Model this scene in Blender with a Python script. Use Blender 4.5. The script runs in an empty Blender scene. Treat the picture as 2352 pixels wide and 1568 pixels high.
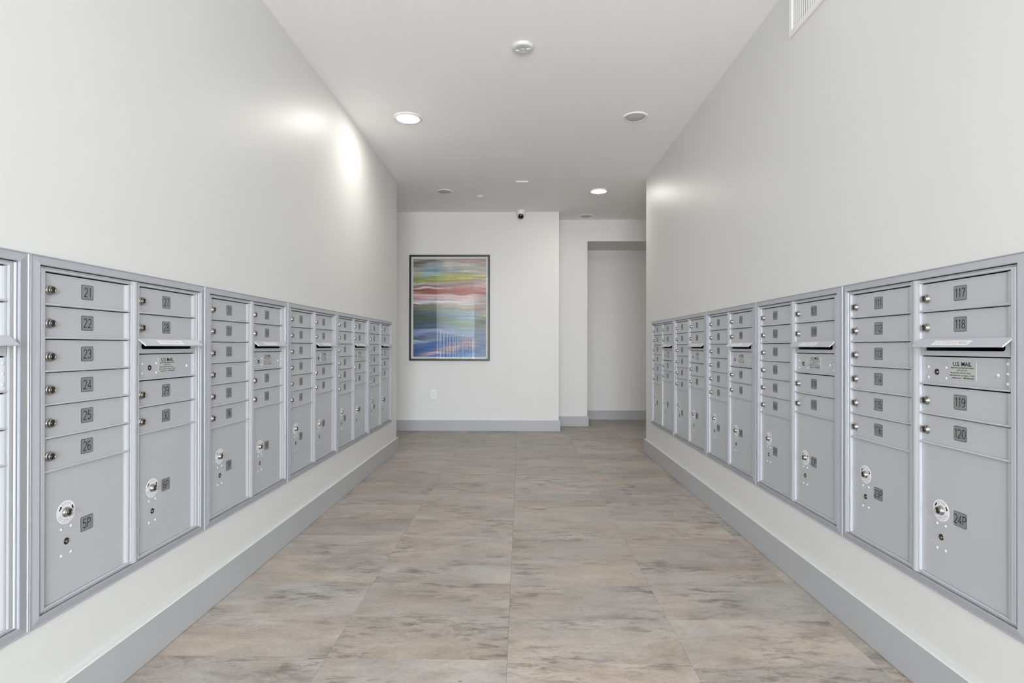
import bpy, bmesh, math, random
from mathutils import Matrix, Vector
import numpy as np
random.seed(7)
S = bpy.context.scene
COL = S.collection
PI = math.pi

# ------------------------------------------------------------------ camera
CH = 1.0456                                     # lens height above the floor
yaw, pit, rol = .01669, .00218, -.00158
cam = bpy.data.cameras.new('camera'); cam.sensor_width = 36; cam.sensor_fit = 'HORIZONTAL'
cam.lens = 1281.0 / 2352 * 36; cam.shift_y = 9.18 / 2352; cam.clip_start = .05
co = bpy.data.objects.new('camera', cam); COL.objects.link(co)
Rv = Vector((math.cos(yaw), math.sin(yaw), 0))
Uv = Vector((math.sin(yaw) * math.sin(pit), -math.cos(yaw) * math.sin(pit), math.cos(pit)))
Fv = Vector((-math.sin(yaw) * math.cos(pit), math.cos(yaw) * math.cos(pit), math.sin(pit)))
R2 = Rv * math.cos(rol) - Uv * math.sin(rol); U2 = Rv * math.sin(rol) + Uv * math.cos(rol)
M = Matrix((R2, U2, -Fv)).transposed().to_4x4(); M.translation = (0, 0, CH)
co.matrix_world = M
S.camera = co

# ------------------------------------------------------------------ light and exposure
SKY = 8.0
GROUND_FILL = 5.5                                     # unseen world light below the horizon, added to lift the ceiling
LAMP = 43.0
LAMP_NEAR = 2.5
S.view_settings.view_transform = 'Standard'; S.view_settings.look = 'None'
S.view_settings.exposure = 1.92; S.view_settings.gamma = 1.0; S.view_settings.use_curve_mapping = False
w = bpy.data.worlds.new('daylight'); S.world = w; w.use_nodes = True
wn = w.node_tree; bg = wn.nodes['Background']
bg.inputs['Strength'].default_value = 1.0
_g = wn.nodes.new('ShaderNodeTexCoord'); _s = wn.nodes.new('ShaderNodeSeparateXYZ'); _r = wn.nodes.new('ShaderNodeMapRange'); _m = wn.nodes.new('ShaderNodeMix')
_m.data_type = 'RGBA'; _r.inputs['From Min'].default_value = -.03; _r.inputs['From Max'].default_value = .03
wn.links.new(_g.outputs['Generated'], _s.inputs[0]); wn.links.new(_s.outputs['Z'], _r.inputs['Value']); wn.links.new(_r.outputs[0], _m.inputs[0])
_m.inputs[6].default_value = (GROUND_FILL*.945, GROUND_FILL*.975, GROUND_FILL*1.0, 1); _m.inputs[7].default_value = (SKY*.87, SKY*.935, SKY*1.0, 1)
wn.links.new(_m.outputs[2], bg.inputs['Color'])
S.cycles.max_bounces = 14; S.cycles.diffuse_bounces = 8; S.cycles.glossy_bounces = 5
S.cycles.transparent_max_bounces = 8
S.cycles.caustics_reflective = False; S.cycles.caustics_refractive = False
S.cycles.sample_clamp_indirect = 4.0
try:
    S.cycles.use_denoising = True; S.cycles.denoiser = 'OPENIMAGEDENOISE'
except Exception: pass

AL, AR = 1.2504, 1.2370                          # wall faces left and right of the lens
CEIL = CH + 1.6698
YL_END, YR_END = 5.5695, 5.5500
YB1, YB2, YB3 = 6.9102, 7.3420, 8.0376
XB1, XB2 = .464, .867
Y_NEAR = -1.10; Y_WIN = -4.4; XLOB = 3.3
XJL, XJR = -2.7, 3.2
WX0, WX1 = -1.08, 2.90
VX0, VX1 = -2.90, -1.62                            # second lobby window, added to even the light on the walls
BT, BH = .0177, .1362
SOFFIT = CH + 1.386

# daylight comes in through the lobby window behind the lens: a portal in its opening
for _x0, _x1 in ((WX0, WX1), (VX0, VX1)):
    pl = bpy.data.lights.new('window_portal', 'AREA'); pl.shape = 'RECTANGLE'; pl.size = _x1-_x0; pl.size_y = 2.35
    pl.cycles.is_portal = True
    po = bpy.data.objects.new('window_portal', pl); COL.objects.link(po)
    po.location = ((_x0+_x1)/2, Y_WIN - .02, 1.30); po.rotation_euler = (PI / 2, 0, 0)   # -Z of the lamp looks along +Y

# ------------------------------------------------------------------ materials
def lin(c):
    r = []
    for v in c:
        v = v / 255.0
        r.append(v / 12.92 if v <= .04045 else ((v + .055) / 1.055) ** 2.4)
    return (*r, 1)
def mat(name, col, rough=.5, metal=0, spec=.5, coat=0, coat_rough=.1, emit=None, es=0, lin_in=False):
    m = bpy.data.materials.new(name); m.use_nodes = True
    b = m.node_tree.nodes['Principled BSDF']
    b.inputs['Base Color'].default_value = col if lin_in else lin(col)
    b.inputs['Roughness'].default_value = rough; b.inputs['Metallic'].default_value = metal
    b.inputs['Specular IOR Level'].default_value = spec
    b.inputs['Coat Weight'].default_value = coat; b.inputs['Coat Roughness'].default_value = coat_rough
    if emit:
        b.inputs['Emission Color'].default_value = lin(emit); b.inputs['Emission Strength'].default_value = es
    return m
def N(m, t, **kw):
    n = m.node_tree.nodes.new(t)
    for k, v in kw.items(): setattr(n, k, v)
    return n
def L(m, a, b): m.node_tree.links.new(a, b)
def noise_paint(m, amp=.02, scale=3, bump=.0, bscale=400):
    """slight roller mottling of paint, and its orange-peel relief"""
    b = m.node_tree.nodes['Principled BSDF']; base = b.inputs['Base Color'].default_value[:]
    tc = N(m, 'ShaderNodeTexCoord'); no = N(m, 'ShaderNodeTexNoise'); no.inputs['Scale'].default_value = scale
    no.inputs['Detail'].default_value = 4
    L(m, tc.outputs['Object'], no.inputs['Vector'])
    mx = N(m, 'ShaderNodeMix', data_type='RGBA')
    mx.inputs[6].default_value = tuple(c * (1 - amp) for c in base[:3]) + (1,)
    mx.inputs[7].default_value = tuple(min(1, c * (1 + amp)) for c in base[:3]) + (1,)
    L(m, no.outputs['Fac'], mx.inputs[0]); L(m, mx.outputs[2], b.inputs['Base Color'])
    if bump:
        n2 = N(m, 'ShaderNodeTexNoise'); n2.inputs['Scale'].default_value = bscale; n2.inputs['Detail'].default_value = 2
        L(m, tc.outputs['Object'], n2.inputs['Vector'])
        bp = N(m, 'ShaderNodeBump'); bp.inputs['Strength'].default_value = bump; bp.inputs['Distance'].default_value = .0005
        L(m, n2.outputs['Fac'], bp.inputs['Height']); L(m, bp.outputs['Normal'], b.inputs['Normal'])
    return m
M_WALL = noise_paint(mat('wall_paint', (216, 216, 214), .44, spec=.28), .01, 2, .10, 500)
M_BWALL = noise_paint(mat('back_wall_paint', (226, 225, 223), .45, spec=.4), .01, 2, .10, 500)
M_CEIL = noise_paint(mat('ceiling_paint', (251, 251, 252), .7, spec=.3), .01, 2)
M_BASE = noise_paint(mat('baseboard_paint', (176, 177, 179), .38), .015, 3)
M_SILVER = noise_paint(mat('silver_powder_coat', (191, 193, 197), .42, metal=.2), .012, 6)
M_TRIM = noise_paint(mat('silver_coat_shaded', (173, 176, 182), .42, metal=.2), .012, 6)  # silver coat darkened to paint in the shade on the sloping trim
M_DARK = mat('cabinet_interior', (26, 27, 30), .8)
M_PLATE = noise_paint(mat('number_plate_metal', (141, 143, 144), .42, metal=.25), .04, 300)
M_INK = mat('engraved_ink', (24, 24, 26), .8, spec=.2)
M_CHROME = mat('chrome', (172, 171, 168), .14, metal=1)
M_CHROME_D = mat('dark_chrome', (105, 100, 92), .25, metal=1)
M_BLACK = mat('black_hole', (10, 10, 11), .5)
M_LABELW = mat('white_label', (232, 233, 235), .35)
M_FOIL = noise_paint(mat('foil_label', (196, 198, 196), .4, metal=.25), .05, 120)
M_REDTXT = mat('faded_red_print', (200, 182, 176), .5)
M_GREYTXT_SHADE = mat('grey_print_shade', (150, 152, 156), .6)
M_WHITE = mat('white_plastic', (238, 238, 238), .32)
M_DET = mat('detector_plastic', (214, 214, 212), .4)
M_VENT = mat('vent_enamel', (232, 232, 231), .35)
M_GRILLE = mat('grille_mesh', (196, 196, 194), .6)
M_LENS = mat('lamp_lens', (255, 255, 255), .5, emit=(255, 250, 240), es=LAMP)
M_BLKGLASS = mat('camera_glass', (8, 8, 9), .08)
M_FRAME = mat('frame_wood', (40, 37, 33), .35)
M_MAT = mat('mat_board', (246, 246, 242), .7)
M_WOOD = mat('door_wood', (150, 88, 52), .4)
M_ALU = mat('window_aluminium', (60, 60, 62), .4, metal=.6)
M_SLAB = mat('floor_underlay', (190, 184, 176), .7)

# door wood grain
_b = M_WOOD.node_tree.nodes['Principled BSDF']
_tc = N(M_WOOD, 'ShaderNodeTexCoord'); _mp = N(M_WOOD, 'ShaderNodeMapping'); _mp.inputs['Scale'].default_value = (30, 30, 1.5)
_no = N(M_WOOD, 'ShaderNodeTexNoise'); _no.inputs['Scale'].default_value = 2; _no.inputs['Detail'].default_value = 6
_cr = N(M_WOOD, 'ShaderNodeValToRGB'); _cr.color_ramp.elements[0].color = lin((122, 66, 36)); _cr.color_ramp.elements[1].color = lin((178, 112, 70))
L(M_WOOD, _tc.outputs['Object'], _mp.inputs['Vector']); L(M_WOOD, _mp.outputs[0], _no.inputs['Vector'])
L(M_WOOD, _no.outputs['Fac'], _cr.inputs['Fac']); L(M_WOOD, _cr.outputs['Color'], _b.inputs['Base Color'])

def tile_material():
    m = mat('stone_look_vinyl', (165, 157, 148), .4, spec=.45)
    b = m.node_tree.nodes['Principled BSDF']
    tc = N(m, 'ShaderNodeTexCoord'); oi = N(m, 'ShaderNodeObjectInfo')
    # every tile is cut from another place of the print
    mul = N(m, 'ShaderNodeMath', operation='MULTIPLY'); mul.inputs[1].default_value = 57.0
    L(m, oi.outputs['Random'], mul.inputs[0])
    comb = N(m, 'ShaderNodeCombineXYZ')
    L(m, mul.outputs[0], comb.inputs[0]); L(m, mul.outputs[0], comb.inputs[1]); L(m, mul.outputs[0], comb.inputs[2])
    add = N(m, 'ShaderNodeVectorMath', operation='ADD')
    L(m, tc.outputs['Object'], add.inputs[0]); L(m, comb.outputs[0], add.inputs[1])
    def noise(sx, sy, scale, det, rough=.6, dist=0):
        mp = N(m, 'ShaderNodeMapping'); mp.inputs['Scale'].default_value = (sx, sy, 1)
        L(m, add.outputs[0], mp.inputs['Vector'])
        n = N(m, 'ShaderNodeTexNoise'); n.inputs['Scale'].default_value = scale; n.inputs['Detail'].default_value = det
        n.inputs['Roughness'].default_value = rough; n.inputs['Distortion'].default_value = dist
        L(m, mp.outputs[0], n.inputs['Vector']); return n
    def ramp(src, stops):
        r = N(m, 'ShaderNodeValToRGB'); e = r.color_ramp.elements
        while len(e) < len(stops): e.new(.5)
        for k, (p, c) in enumerate(stops): e[k].position = p; e[k].color = c
        L(m, src, r.inputs['Fac']); return r
    def mix(fac, a, c, mode='MIX'):
        x = N(m, 'ShaderNodeMix', data_type='RGBA', blend_type=mode)
        if isinstance(fac, float): x.inputs[0].default_value = fac
        else: L(m, fac, x.inputs[0])
        for s, v in ((6, a), (7, c)):
            if isinstance(v, tuple): x.inputs[s].default_value = v
            else: L(m, v, x.inputs[s])
        return x.outputs[2]
    g = lambda v: (v, v, v, 1)
    n1 = noise(1.0, 2.0, 3.6, 7, .66, .5)       # broad clouds along the plank
    c1 = ramp(n1.outputs['Fac'], [(.32, lin((132, 123, 114))), (.44, lin((156, 148, 139))), (.56, lin((174, 167, 160))), (.70, lin((192, 187, 180)))])
    n2 = noise(.8, 1.6, 2.1, 3, .5)             # warm and cool drift
    c2 = ramp(n2.outputs['Fac'], [(.35, lin((188, 172, 158))), (.5, lin((180, 173, 165))), (.65, lin((170, 170, 169)))])
    col = mix(.38, c1.outputs['Color'], c2.outputs['Color'])
    n3 = noise(1.0, 3.2, 9, 8, .7, .3)          # dark smears
    n3b = noise(.9, 1.8, 2.6, 2, .5)
    s3 = ramp(n3.outputs['Fac'], [(.48, g(0)), (.62, g(1))]); s3b = ramp(n3b.outputs['Fac'], [(.44, g(0)), (.62, g(1))])
    f3 = N(m, 'ShaderNodeMath', operation='MULTIPLY'); L(m, s3.outputs['Color'], f3.inputs[0]); L(m, s3b.outputs['Color'], f3.inputs[1])
    f3c = N(m, 'ShaderNodeMath', operation='MULTIPLY'); L(m, f3.outputs[0], f3c.inputs[0]); f3c.inputs[1].default_value = .88
    col = mix(f3c.outputs[0], col, lin((112, 104, 96)))
    n4 = noise(1.0, 2.0, 60, 6, .75)            # fine grit
    s4 = ramp(n4.outputs['Fac'], [(.35, g(.86)), (.65, g(1.09))])
    col = mix(1.0, col, s4.outputs['Color'], 'MULTIPLY')
    n5 = noise(1, 1.3, 34, 4, .7); n5b = noise(1, 1.5, 4.5, 2, .5)
    s5 = ramp(n5.outputs['Fac'], [(.64, g(0)), (.70, g(1))]); s5b = ramp(n5b.outputs['Fac'], [(.52, g(0)), (.62, g(1))])
    f5 = N(m, 'ShaderNodeMath', operation='MULTIPLY'); L(m, s5.outputs['Color'], f5.inputs[0]); L(m, s5b.outputs['Color'], f5.inputs[1])
    f5c = N(m, 'ShaderNodeMath', operation='MULTIPLY'); L(m, f5.outputs[0], f5c.inputs[0]); f5c.inputs[1].default_value = .7
    col = mix(f5c.outputs[0], col, lin((88, 80, 74)))
    # tile to tile difference
    hv = N(m, 'ShaderNodeMapRange'); hv.inputs['To Min'].default_value = .88; hv.inputs['To Max'].default_value = 1.05
    L(m, oi.outputs['Random'], hv.inputs['Value'])
    cc = N(m, 'ShaderNodeCombineColor'); [L(m, hv.outputs[0], cc.inputs[k]) for k in range(3)]
    col = mix(1.0, col, cc.outputs[0], 'MULTIPLY')
    col = mix(1.0, col, FLOOR_TINT, 'MULTIPLY')
    L(m, col, b.inputs['Base Color'])
    rr = ramp(n1.outputs['Fac'], [(.3, g(.34)), (.7, g(.46))]); L(m, rr.outputs['Color'], b.inputs['Roughness'])
    bp = N(m, 'ShaderNodeBump'); bp.inputs['Strength'].default_value = .12; bp.inputs['Distance'].default_value = .001
    L(m, n4.outputs['Fac'], bp.inputs['Height']); L(m, bp.outputs['Normal'], b.inputs['Normal'])
    return m
FLOOR_TINT = (1.07, 1.045, 1.015, 1)
M_TILE = tile_material()

def pane_material(name, ior=1.5, strength=2.0):
    m = bpy.data.materials.new(name); m.use_nodes = True; nt = m.node_tree; nt.nodes.remove(nt.nodes['Principled BSDF'])
    out = nt.nodes['Material Output']; tr = N(m, 'ShaderNodeBsdfTransparent'); gl = N(m, 'ShaderNodeBsdfGlossy')
    gl.inputs['Roughness'].default_value = .0; fr = N(m, 'ShaderNodeFresnel'); fr.inputs['IOR'].default_value = ior
    mu = N(m, 'ShaderNodeMath', operation='MULTIPLY'); mu.inputs[1].default_value = strength; mu.use_clamp = True
    mx = N(m, 'ShaderNodeMixShader')
    L(m, fr.outputs[0], mu.inputs[0]); L(m, mu.outputs[0], mx.inputs[0]); L(m, tr.outputs[0], mx.inputs[1]); L(m, gl.outputs[0], mx.inputs[2])
    L(m, mx.outputs[0], out.inputs['Surface']); return m
M_GLASS = pane_material('picture_glass')        # both faces of a 2 mm sheet reflect

# ------------------------------------------------------------------ mesh helpers
class MB:
    def __init__(s): s.v = []; s.f = []; s.m = []; s.sm = []
    def add(s, verts, faces, mi=0, smooth=False):
        o = len(s.v); s.v += [tuple(p) for p in verts]
        for f in faces: s.f.append(tuple(i + o for i in f)); s.m.append(mi); s.sm.append(smooth)
    def box(s, x0, x1, y0, y1, z0, z1, mi=0):
        s.add([(x0,y0,z0),(x1,y0,z0),(x1,y1,z0),(x0,y1,z0),(x0,y0,z1),(x1,y0,z1),(x1,y1,z1),(x0,y1,z1)],
              [(0,3,2,1),(4,5,6,7),(0,1,5,4),(1,2,6,5),(2,3,7,6),(3,0,4,7)], mi)
    def bbox(s, x0, x1, y0, y1, z0, z1, b, mi=0):
        """box with all edges chamfered by b"""
        v = []; idx = {}
        for ix, x in enumerate((x0, x1)):
            for iy, y in enumerate((y0, y1)):
                for iz, z in enumerate((z0, z1)):
                    sx, sy, sz = (b, -b)[ix], (b, -b)[iy], (b, -b)[iz]
                    for a, p in (('x', (x, y+sy, z+sz)), ('y', (x+sx, y, z+sz)), ('z', (x+sx, y+sy, z))):
                        idx[(ix, iy, iz, a)] = len(v); v.append(p)
        f = []
        g = lambda *k: idx[k]
        for i in (0, 1):
            q = [g(i,0,0,'x'),g(i,1,0,'x'),g(i,1,1,'x'),g(i,0,1,'x')]; f.append(q if i else q[::-1])
            q = [g(0,i,0,'y'),g(1,i,0,'y'),g(1,i,1,'y'),g(0,i,1,'y')]; f.append(q[::-1] if i else q)
            q = [g(0,0,i,'z'),g(1,0,i,'z'),g(1,1,i,'z'),g(0,1,i,'z')]; f.append(q if i else q[::-1])
        for i in (0, 1):
            for j in (0, 1):
                f.append([g(0,i,j,'y'),g(1,i,j,'y'),g(1,i,j,'z'),g(0,i,j,'z')])
                f.append([g(i,0,j,'x'),g(i,1,j,'x'),g(i,1,j,'z'),g(i,0,j,'z')])
                f.append([g(i,j,0,'x'),g(i,j,1,'x'),g(i,j,1,'y'),g(i,j,0,'y')])
                for k in (0, 1): f.append([g(i,j,k,'x'),g(i,j,k,'y'),g(i,j,k,'z')])
        s.add(v, f, mi)
    def prism_x(s, prof, x0, x1, mi=0, smooth=False):
        """closed profile [(y,z)] swept along x"""
        n = len(prof)
        v = [(x0, y, z) for y, z in prof] + [(x1, y, z) for y, z in prof]
        f = [(i, (i+1) % n, n+(i+1) % n, n+i) for i in range(n)]
        s.add(v, f, mi, smooth); s.add(v, [tuple(range(n))[::-1], tuple(range(n, 2*n))], mi)
    def prism_z(s, prof, z0, z1, mi=0):
        n = len(prof)
        v = [(x, y, z0) for x, y in prof] + [(x, y, z1) for x, y in prof]
        f = [(i, (i+1) % n, n+(i+1) % n, n+i) for i in range(n)] + [tuple(range(n))[::-1], tuple(range(n, 2*n))]
        s.add(v, f, mi)
    def lathe_y(s, prof, cx=0, cz=0, n=20, mi=0, smooth=True, cap=True, y0=0):
        """profile [(r, y)] turned about the y axis through (cx, cz); last point closed by a cap"""
        v = []
        for r, y in prof:
            for k in range(n):
                a = 2*PI*k/n; v.append((cx + r*math.cos(a), y0 + y, cz + r*math.sin(a)))
        f = []
        for i in range(len(prof)-1):
            for k in range(n):
                f.append((i*n+k, i*n+(k+1) % n, (i+1)*n+(k+1) % n, (i+1)*n+k))
        s.add(v, f, mi, smooth)
        if cap: s.add(v, [tuple(range((len(prof)-1)*n, len(prof)*n))], mi)
    def lathe_z(s, prof, n=32, mi=0, smooth=True, cap=True, cap_mi=None, c=(0,0)):
        v = []
        for r, z in prof:
            for k in range(n):
                a = 2*PI*k/n; v.append((c[0]+r*math.cos(a), c[1]+r*math.sin(a), z))
        f = []
        for i in range(len(prof)-1):
            for k in range(n):
                f.append((i*n+k, i*n+(k+1) % n, (i+1)*n+(k+1) % n, (i+1)*n+k))
        s.add(v, f, mi, smooth)
        if cap: s.add(v, [tuple(range((len(prof)-1)*n, len(prof)*n))], mi if cap_mi is None else cap_mi)
    def mesh(s, name, *mats, fix=True):
        me = bpy.data.meshes.new(name); me.from_pydata(s.v, [], s.f)
        for m in mats: me.materials.append(m)
        me.polygons.foreach_set('material_index', s.m); me.polygons.foreach_set('use_smooth', s.sm)
        if fix:
            bm = bmesh.new(); bm.from_mesh(me); bmesh.ops.remove_doubles(bm, verts=bm.verts, dist=1e-6)
            bmesh.ops.recalc_face_normals(bm, faces=bm.faces); bm.to_mesh(me); bm.free()
        me.update(); return me
def obj(name, me, parent=None, loc=(0,0,0), rot=None, label=None):
    o = bpy.data.objects.new(name, me); COL.objects.link(o); o.location = loc
    if rot: o.rotation_euler = rot
    if parent: o.parent = parent
    if label: o['label'] = label
    return o
def tag(o, label, cat, group=None, kind=None):
    o['label'] = label; o['category'] = cat
    if group: o['group'] = group
    if kind: o['kind'] = kind
    return o
def empty(name, loc, rotz=0):
    o = bpy.data.objects.new(name, None); COL.objects.link(o); o.location = loc; o.rotation_euler = (0, 0, rotz)
    o.empty_display_size = .1; return o
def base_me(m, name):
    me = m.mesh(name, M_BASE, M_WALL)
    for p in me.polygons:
        if p.normal.z > .6: p.material_index = 1      # up-facing faces take the paler wall colour
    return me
def struct(name, me, label, cat):
    return tag(obj(name, me), label, cat, kind='structure')

# ------------------------------------------------------------------ the room
UW, UH = .787, .962                              # mailbox unit
Z_TOP = CH + .236; Z_BOT = Z_TOP - UH
left_edges = [-.185, .606, 1.3928, 2.1778, 2.9583, 3.7513, 4.5396, 5.3452]
right_edges = [5.3107, 4.5358, 3.7388, 2.9519, 2.1646, 1.3730]
WT = .22
m = MB()
# left wall with the long opening the boxes are let into
o0, o1, oz0, oz1 = left_edges[0]+.012, left_edges[-1]-.012, Z_BOT+.012, Z_TOP-.012
xa, xb = -AL-WT, -AL
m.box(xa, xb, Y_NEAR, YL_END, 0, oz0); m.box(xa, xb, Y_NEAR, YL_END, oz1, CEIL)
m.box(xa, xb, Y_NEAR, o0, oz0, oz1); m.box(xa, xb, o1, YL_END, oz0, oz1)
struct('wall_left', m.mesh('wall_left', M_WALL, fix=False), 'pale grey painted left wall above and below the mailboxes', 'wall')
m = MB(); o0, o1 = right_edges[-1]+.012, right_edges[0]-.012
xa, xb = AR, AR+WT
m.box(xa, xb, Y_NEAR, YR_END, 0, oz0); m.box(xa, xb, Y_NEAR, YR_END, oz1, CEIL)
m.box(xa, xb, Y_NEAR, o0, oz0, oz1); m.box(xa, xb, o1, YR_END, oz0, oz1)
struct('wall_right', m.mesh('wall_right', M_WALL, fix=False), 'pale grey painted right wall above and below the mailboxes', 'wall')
# passages that run off left and right at the far end
m = MB(); m.box(XJL-.15, -AL-WT, YL_END-.15, YL_END, 0, CEIL); m.box(XJL-.15, XJL, YL_END, YB1, 0, CEIL)
struct('wall_left_passage', m.mesh('wall_left_passage', M_BWALL, fix=False), 'wall of the passage leading off left behind the corridor', 'wall')
m = MB(); m.box(AR+WT, XJR+.15, YR_END-.15, YR_END, 0, CEIL); m.box(XJR, XJR+.15, YR_END, YB3, 0, CEIL)
struct('wall_right_passage', m.mesh('wall_right_passage', M_BWALL, fix=False), 'wall of the passage leading off right behind the corridor', 'wall')
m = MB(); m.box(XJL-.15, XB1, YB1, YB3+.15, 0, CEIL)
struct('wall_back', m.mesh('wall_back', M_BWALL, fix=False), 'pale grey end wall carrying the framed picture', 'wall')
m = MB(); m.box(XB1, XB2, YB2, YB3+.15, 0, CEIL); m.box(XB2, XJR+.15, YB2, YB3, SOFFIT, CEIL)
struct('wall_back_recess', m.mesh('wall_back_recess', M_BWALL, fix=False), 'set-back wall and lintel around the opening right of the end wall', 'wall')
DX0, DX1, DH = 1.90, 2.82, 2.06
m = MB(); m.box(XB2, DX0, YB3, YB3+.15, 0, CEIL); m.box(DX1, XJR+.15, YB3, YB3+.15, 0, CEIL); m.box(DX0, DX1, YB3, YB3+.15, DH, CEIL)
struct('wall_back_alcove', m.mesh('wall_back_alcove', M_BWALL, fix=False), 'grey wall seen deep inside the opening', 'wall')
# wooden door round the corner, hidden from here by the right wall
d = empty('door_1', (0, 0, 0)); tag(d, 'brown wooden door round the corner behind the right wall', 'door', kind='structure')
m = MB(); m.bbox(DX0+.04, DX1-.04, YB3+.05, YB3+.095, .008, DH-.04, .003); obj('door_panel', m.mesh('door_panel', M_WOOD), d)
m = MB(); m.box(DX0, DX0+.038, YB3+.01, YB3+.13, 0, DH); m.box(DX1-.038, DX1, YB3+.01, YB3+.13, 0, DH); m.box(DX0+.038, DX1-.038, YB3+.01, YB3+.13, DH-.038, DH)
obj('door_frame', m.mesh('door_frame', M_WOOD), d)
m = MB(); m.lathe_y([(.028, 0), (.028, -.008), (.010, -.01), (.010, -.045), (.004, -.05)], DX0+.11, 1.0, y0=YB3+.05); m.bbox(DX0+.1, DX0+.23, YB3-.005, YB3+.012, .99, 1.01, .003)
obj('door_handle', m.mesh('door_handle', M_CHROME), d, label='chrome lever handle')
# lobby behind the lens
m = MB()
m.box(-XLOB-.15, -XLOB, Y_WIN-.15, Y_NEAR, 0, CEIL); m.box(XLOB, XLOB+.15, Y_WIN-.15, Y_NEAR, 0, CEIL)
m.box(-XLOB-.15, -AL-WT, Y_NEAR, Y_NEAR+.15, 0, CEIL); m.box(AR+WT, XLOB+.15, Y_NEAR, Y_NEAR+.15, 0, CEIL)
m.box(-XLOB, XLOB, Y_WIN-.15, Y_WIN, 2.48, CEIL); m.box(-XLOB, XLOB, Y_WIN-.15, Y_WIN, 0, .12)
m.box(-XLOB, VX0, Y_WIN-.15, Y_WIN, .12, 2.48); m.box(VX1, WX0, Y_WIN-.15, Y_WIN, .12, 2.48); m.box(WX1, XLOB, Y_WIN-.15, Y_WIN, .12, 2.48)
struct('wall_lobby', m.mesh('wall_lobby', M_BWALL, fix=False), 'pale walls of the lobby behind the viewpoint', 'wall')
M_WGLASS = pane_material('window_glass', 1.45, 1.6)
for wi, (x0, x1, nb, lb) in enumerate(((WX0, WX1, 3, 'wide shopfront window of the lobby behind the viewpoint'), (VX0, VX1, 1, 'narrow lobby window behind the viewpoint, added to even the light on the walls'))):
    wn_ = empty(f'window_{wi+1}', (0, Y_WIN-.08, .12)); tag(wn_, lb, 'window', kind='structure')
    WP = (x1-x0-.06)/nb
    for k in range(nb+1):
        m = MB(); m.bbox(-.03, .03, -.03, .03, 0, 2.36, .003); obj('mullion', m.mesh('mullion', M_ALU), wn_, (x0+.03+k*WP, 0, 0))
    for k in range(nb):
        for z in (0.0, 2.31):
            m = MB(); m.bbox(.031, WP-.031, -.028, .028, 0, .05, .003); obj('rail', m.mesh('rail', M_ALU), wn_, (x0+.03+k*WP, 0, z))
        m = MB(); m.add([(.032,0,.052),(WP-.032,0,.052),(WP-.032,0,2.308),(.032,0,2.308)], [(0,1,2,3)]); obj('pane', m.mesh('pane', M_WGLASS), wn_, (x0+.03+k*WP, 0, 0))
# ceiling
m = MB(); m.box(-XLOB-.15, XLOB+.15, Y_WIN-.15, YB3+.15, CEIL, CEIL+.12)
struct('ceiling', m.mesh('ceiling', M_CEIL, fix=False), 'smooth white painted ceiling', 'ceiling')
# floor and its tiles
m = MB(); m.box(-XLOB-.15, XLOB+.15, Y_WIN-.15, YB3+.15, -.15, -.003)
fl = struct('floor', m.mesh('floor', M_SLAB, fix=False), 'floor of stone-look grey beige rectangular vinyl tiles', 'floor')
TW, TD = .6088, .3018
tm = MB(); g_ = .00015
e_ = .0004
tm.add([(g_,g_,-.003),(TW-g_,g_,-.003),(TW-g_,TD-g_,-.003),(g_,TD-g_,-.003),
        (g_,g_,-.0007),(TW-g_,g_,-.0007),(TW-g_,TD-g_,-.0007),(g_,TD-g_,-.0007),
        (g_+e_,g_+e_,0),(TW-g_-e_,g_+e_,0),(TW-g_-e_,TD-g_-e_,0),(g_+e_,TD-g_-e_,0)],
       [(0,1,5,4),(1,2,6,5),(2,3,7,6),(3,0,4,7),(4,5,9,8),(5,6,10,9),(6,7,11,10),(7,4,8,11),(8,9,10,11)])
tile_me = tm.mesh('floor_tile', M_TILE, fix=False)
stag = {-2: .012, -1: .004, 0: -.012, 1: -.009, 2: .006}
for c in range(-5, 5):
    x0 = -.046 + c*TW
    for r in range(-8, 26):
        y0 = 1.858 + r*TD + stag.get(c, (c*37 % 11)*.002)
        cx, cy = x0+TW/2, y0+TD/2
        ok = (x0 < AR and x0+TW > -AL and y0 > -.6 and y0 < YR_END) or \
             (y0+TD > YL_END and y0 < YB1 and x0 > XJL-.5 and x0 < XJR) or \
             (y0+TD > YB1 and y0 < YB2 and x0+TW > XB1 and x0 < XJR) or (y0+TD > YB2 and y0 < YB3 and x0+TW > XB2 and x0 < XJR)
        if ok: obj('floor_tile', tile_me, fl, (x0, y0, 0))
# baseboards
def bb(x0, x1, y0, y1):
    mm = MB(); mm.bbox(x0, x1, y0, y1, .0005, BH, .002); return mm
m = bb(-AL, -AL+BT, Y_NEAR, YL_END+BT); m.bbox(-AL-.9, -AL-.0005, YL_END, YL_END+BT, .0005, BH, .002)
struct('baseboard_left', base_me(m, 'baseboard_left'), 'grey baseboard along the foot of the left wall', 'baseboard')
m = bb(AR-BT, AR, Y_NEAR, YR_END+BT); m.bbox(AR+.0005, AR+.9, YR_END, YR_END+BT, .0005, BH, .002)
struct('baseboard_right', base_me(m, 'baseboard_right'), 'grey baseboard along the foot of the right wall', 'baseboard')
m = bb(XJL, XB1+BT, YB1-BT, YB1); m.bbox(XB1, XB1+BT, YB1+.0005, YB2-BT-.0005, .0005, BH, .002)
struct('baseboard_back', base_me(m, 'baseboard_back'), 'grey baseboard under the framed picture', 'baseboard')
m = bb(XB1+.0005, XB2+BT, YB2-BT, YB2); m.bbox(XB2, XB2+BT, YB2+.0005, YB3-BT-.0005, .0005, BH, .002)
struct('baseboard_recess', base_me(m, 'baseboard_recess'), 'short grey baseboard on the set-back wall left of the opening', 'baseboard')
m = bb(XB2+.0005, DX0, YB3-BT, YB3)
struct('baseboard_alcove', base_me(m, 'baseboard_alcove'), 'grey baseboard deep inside the opening', 'baseboard')

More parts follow.
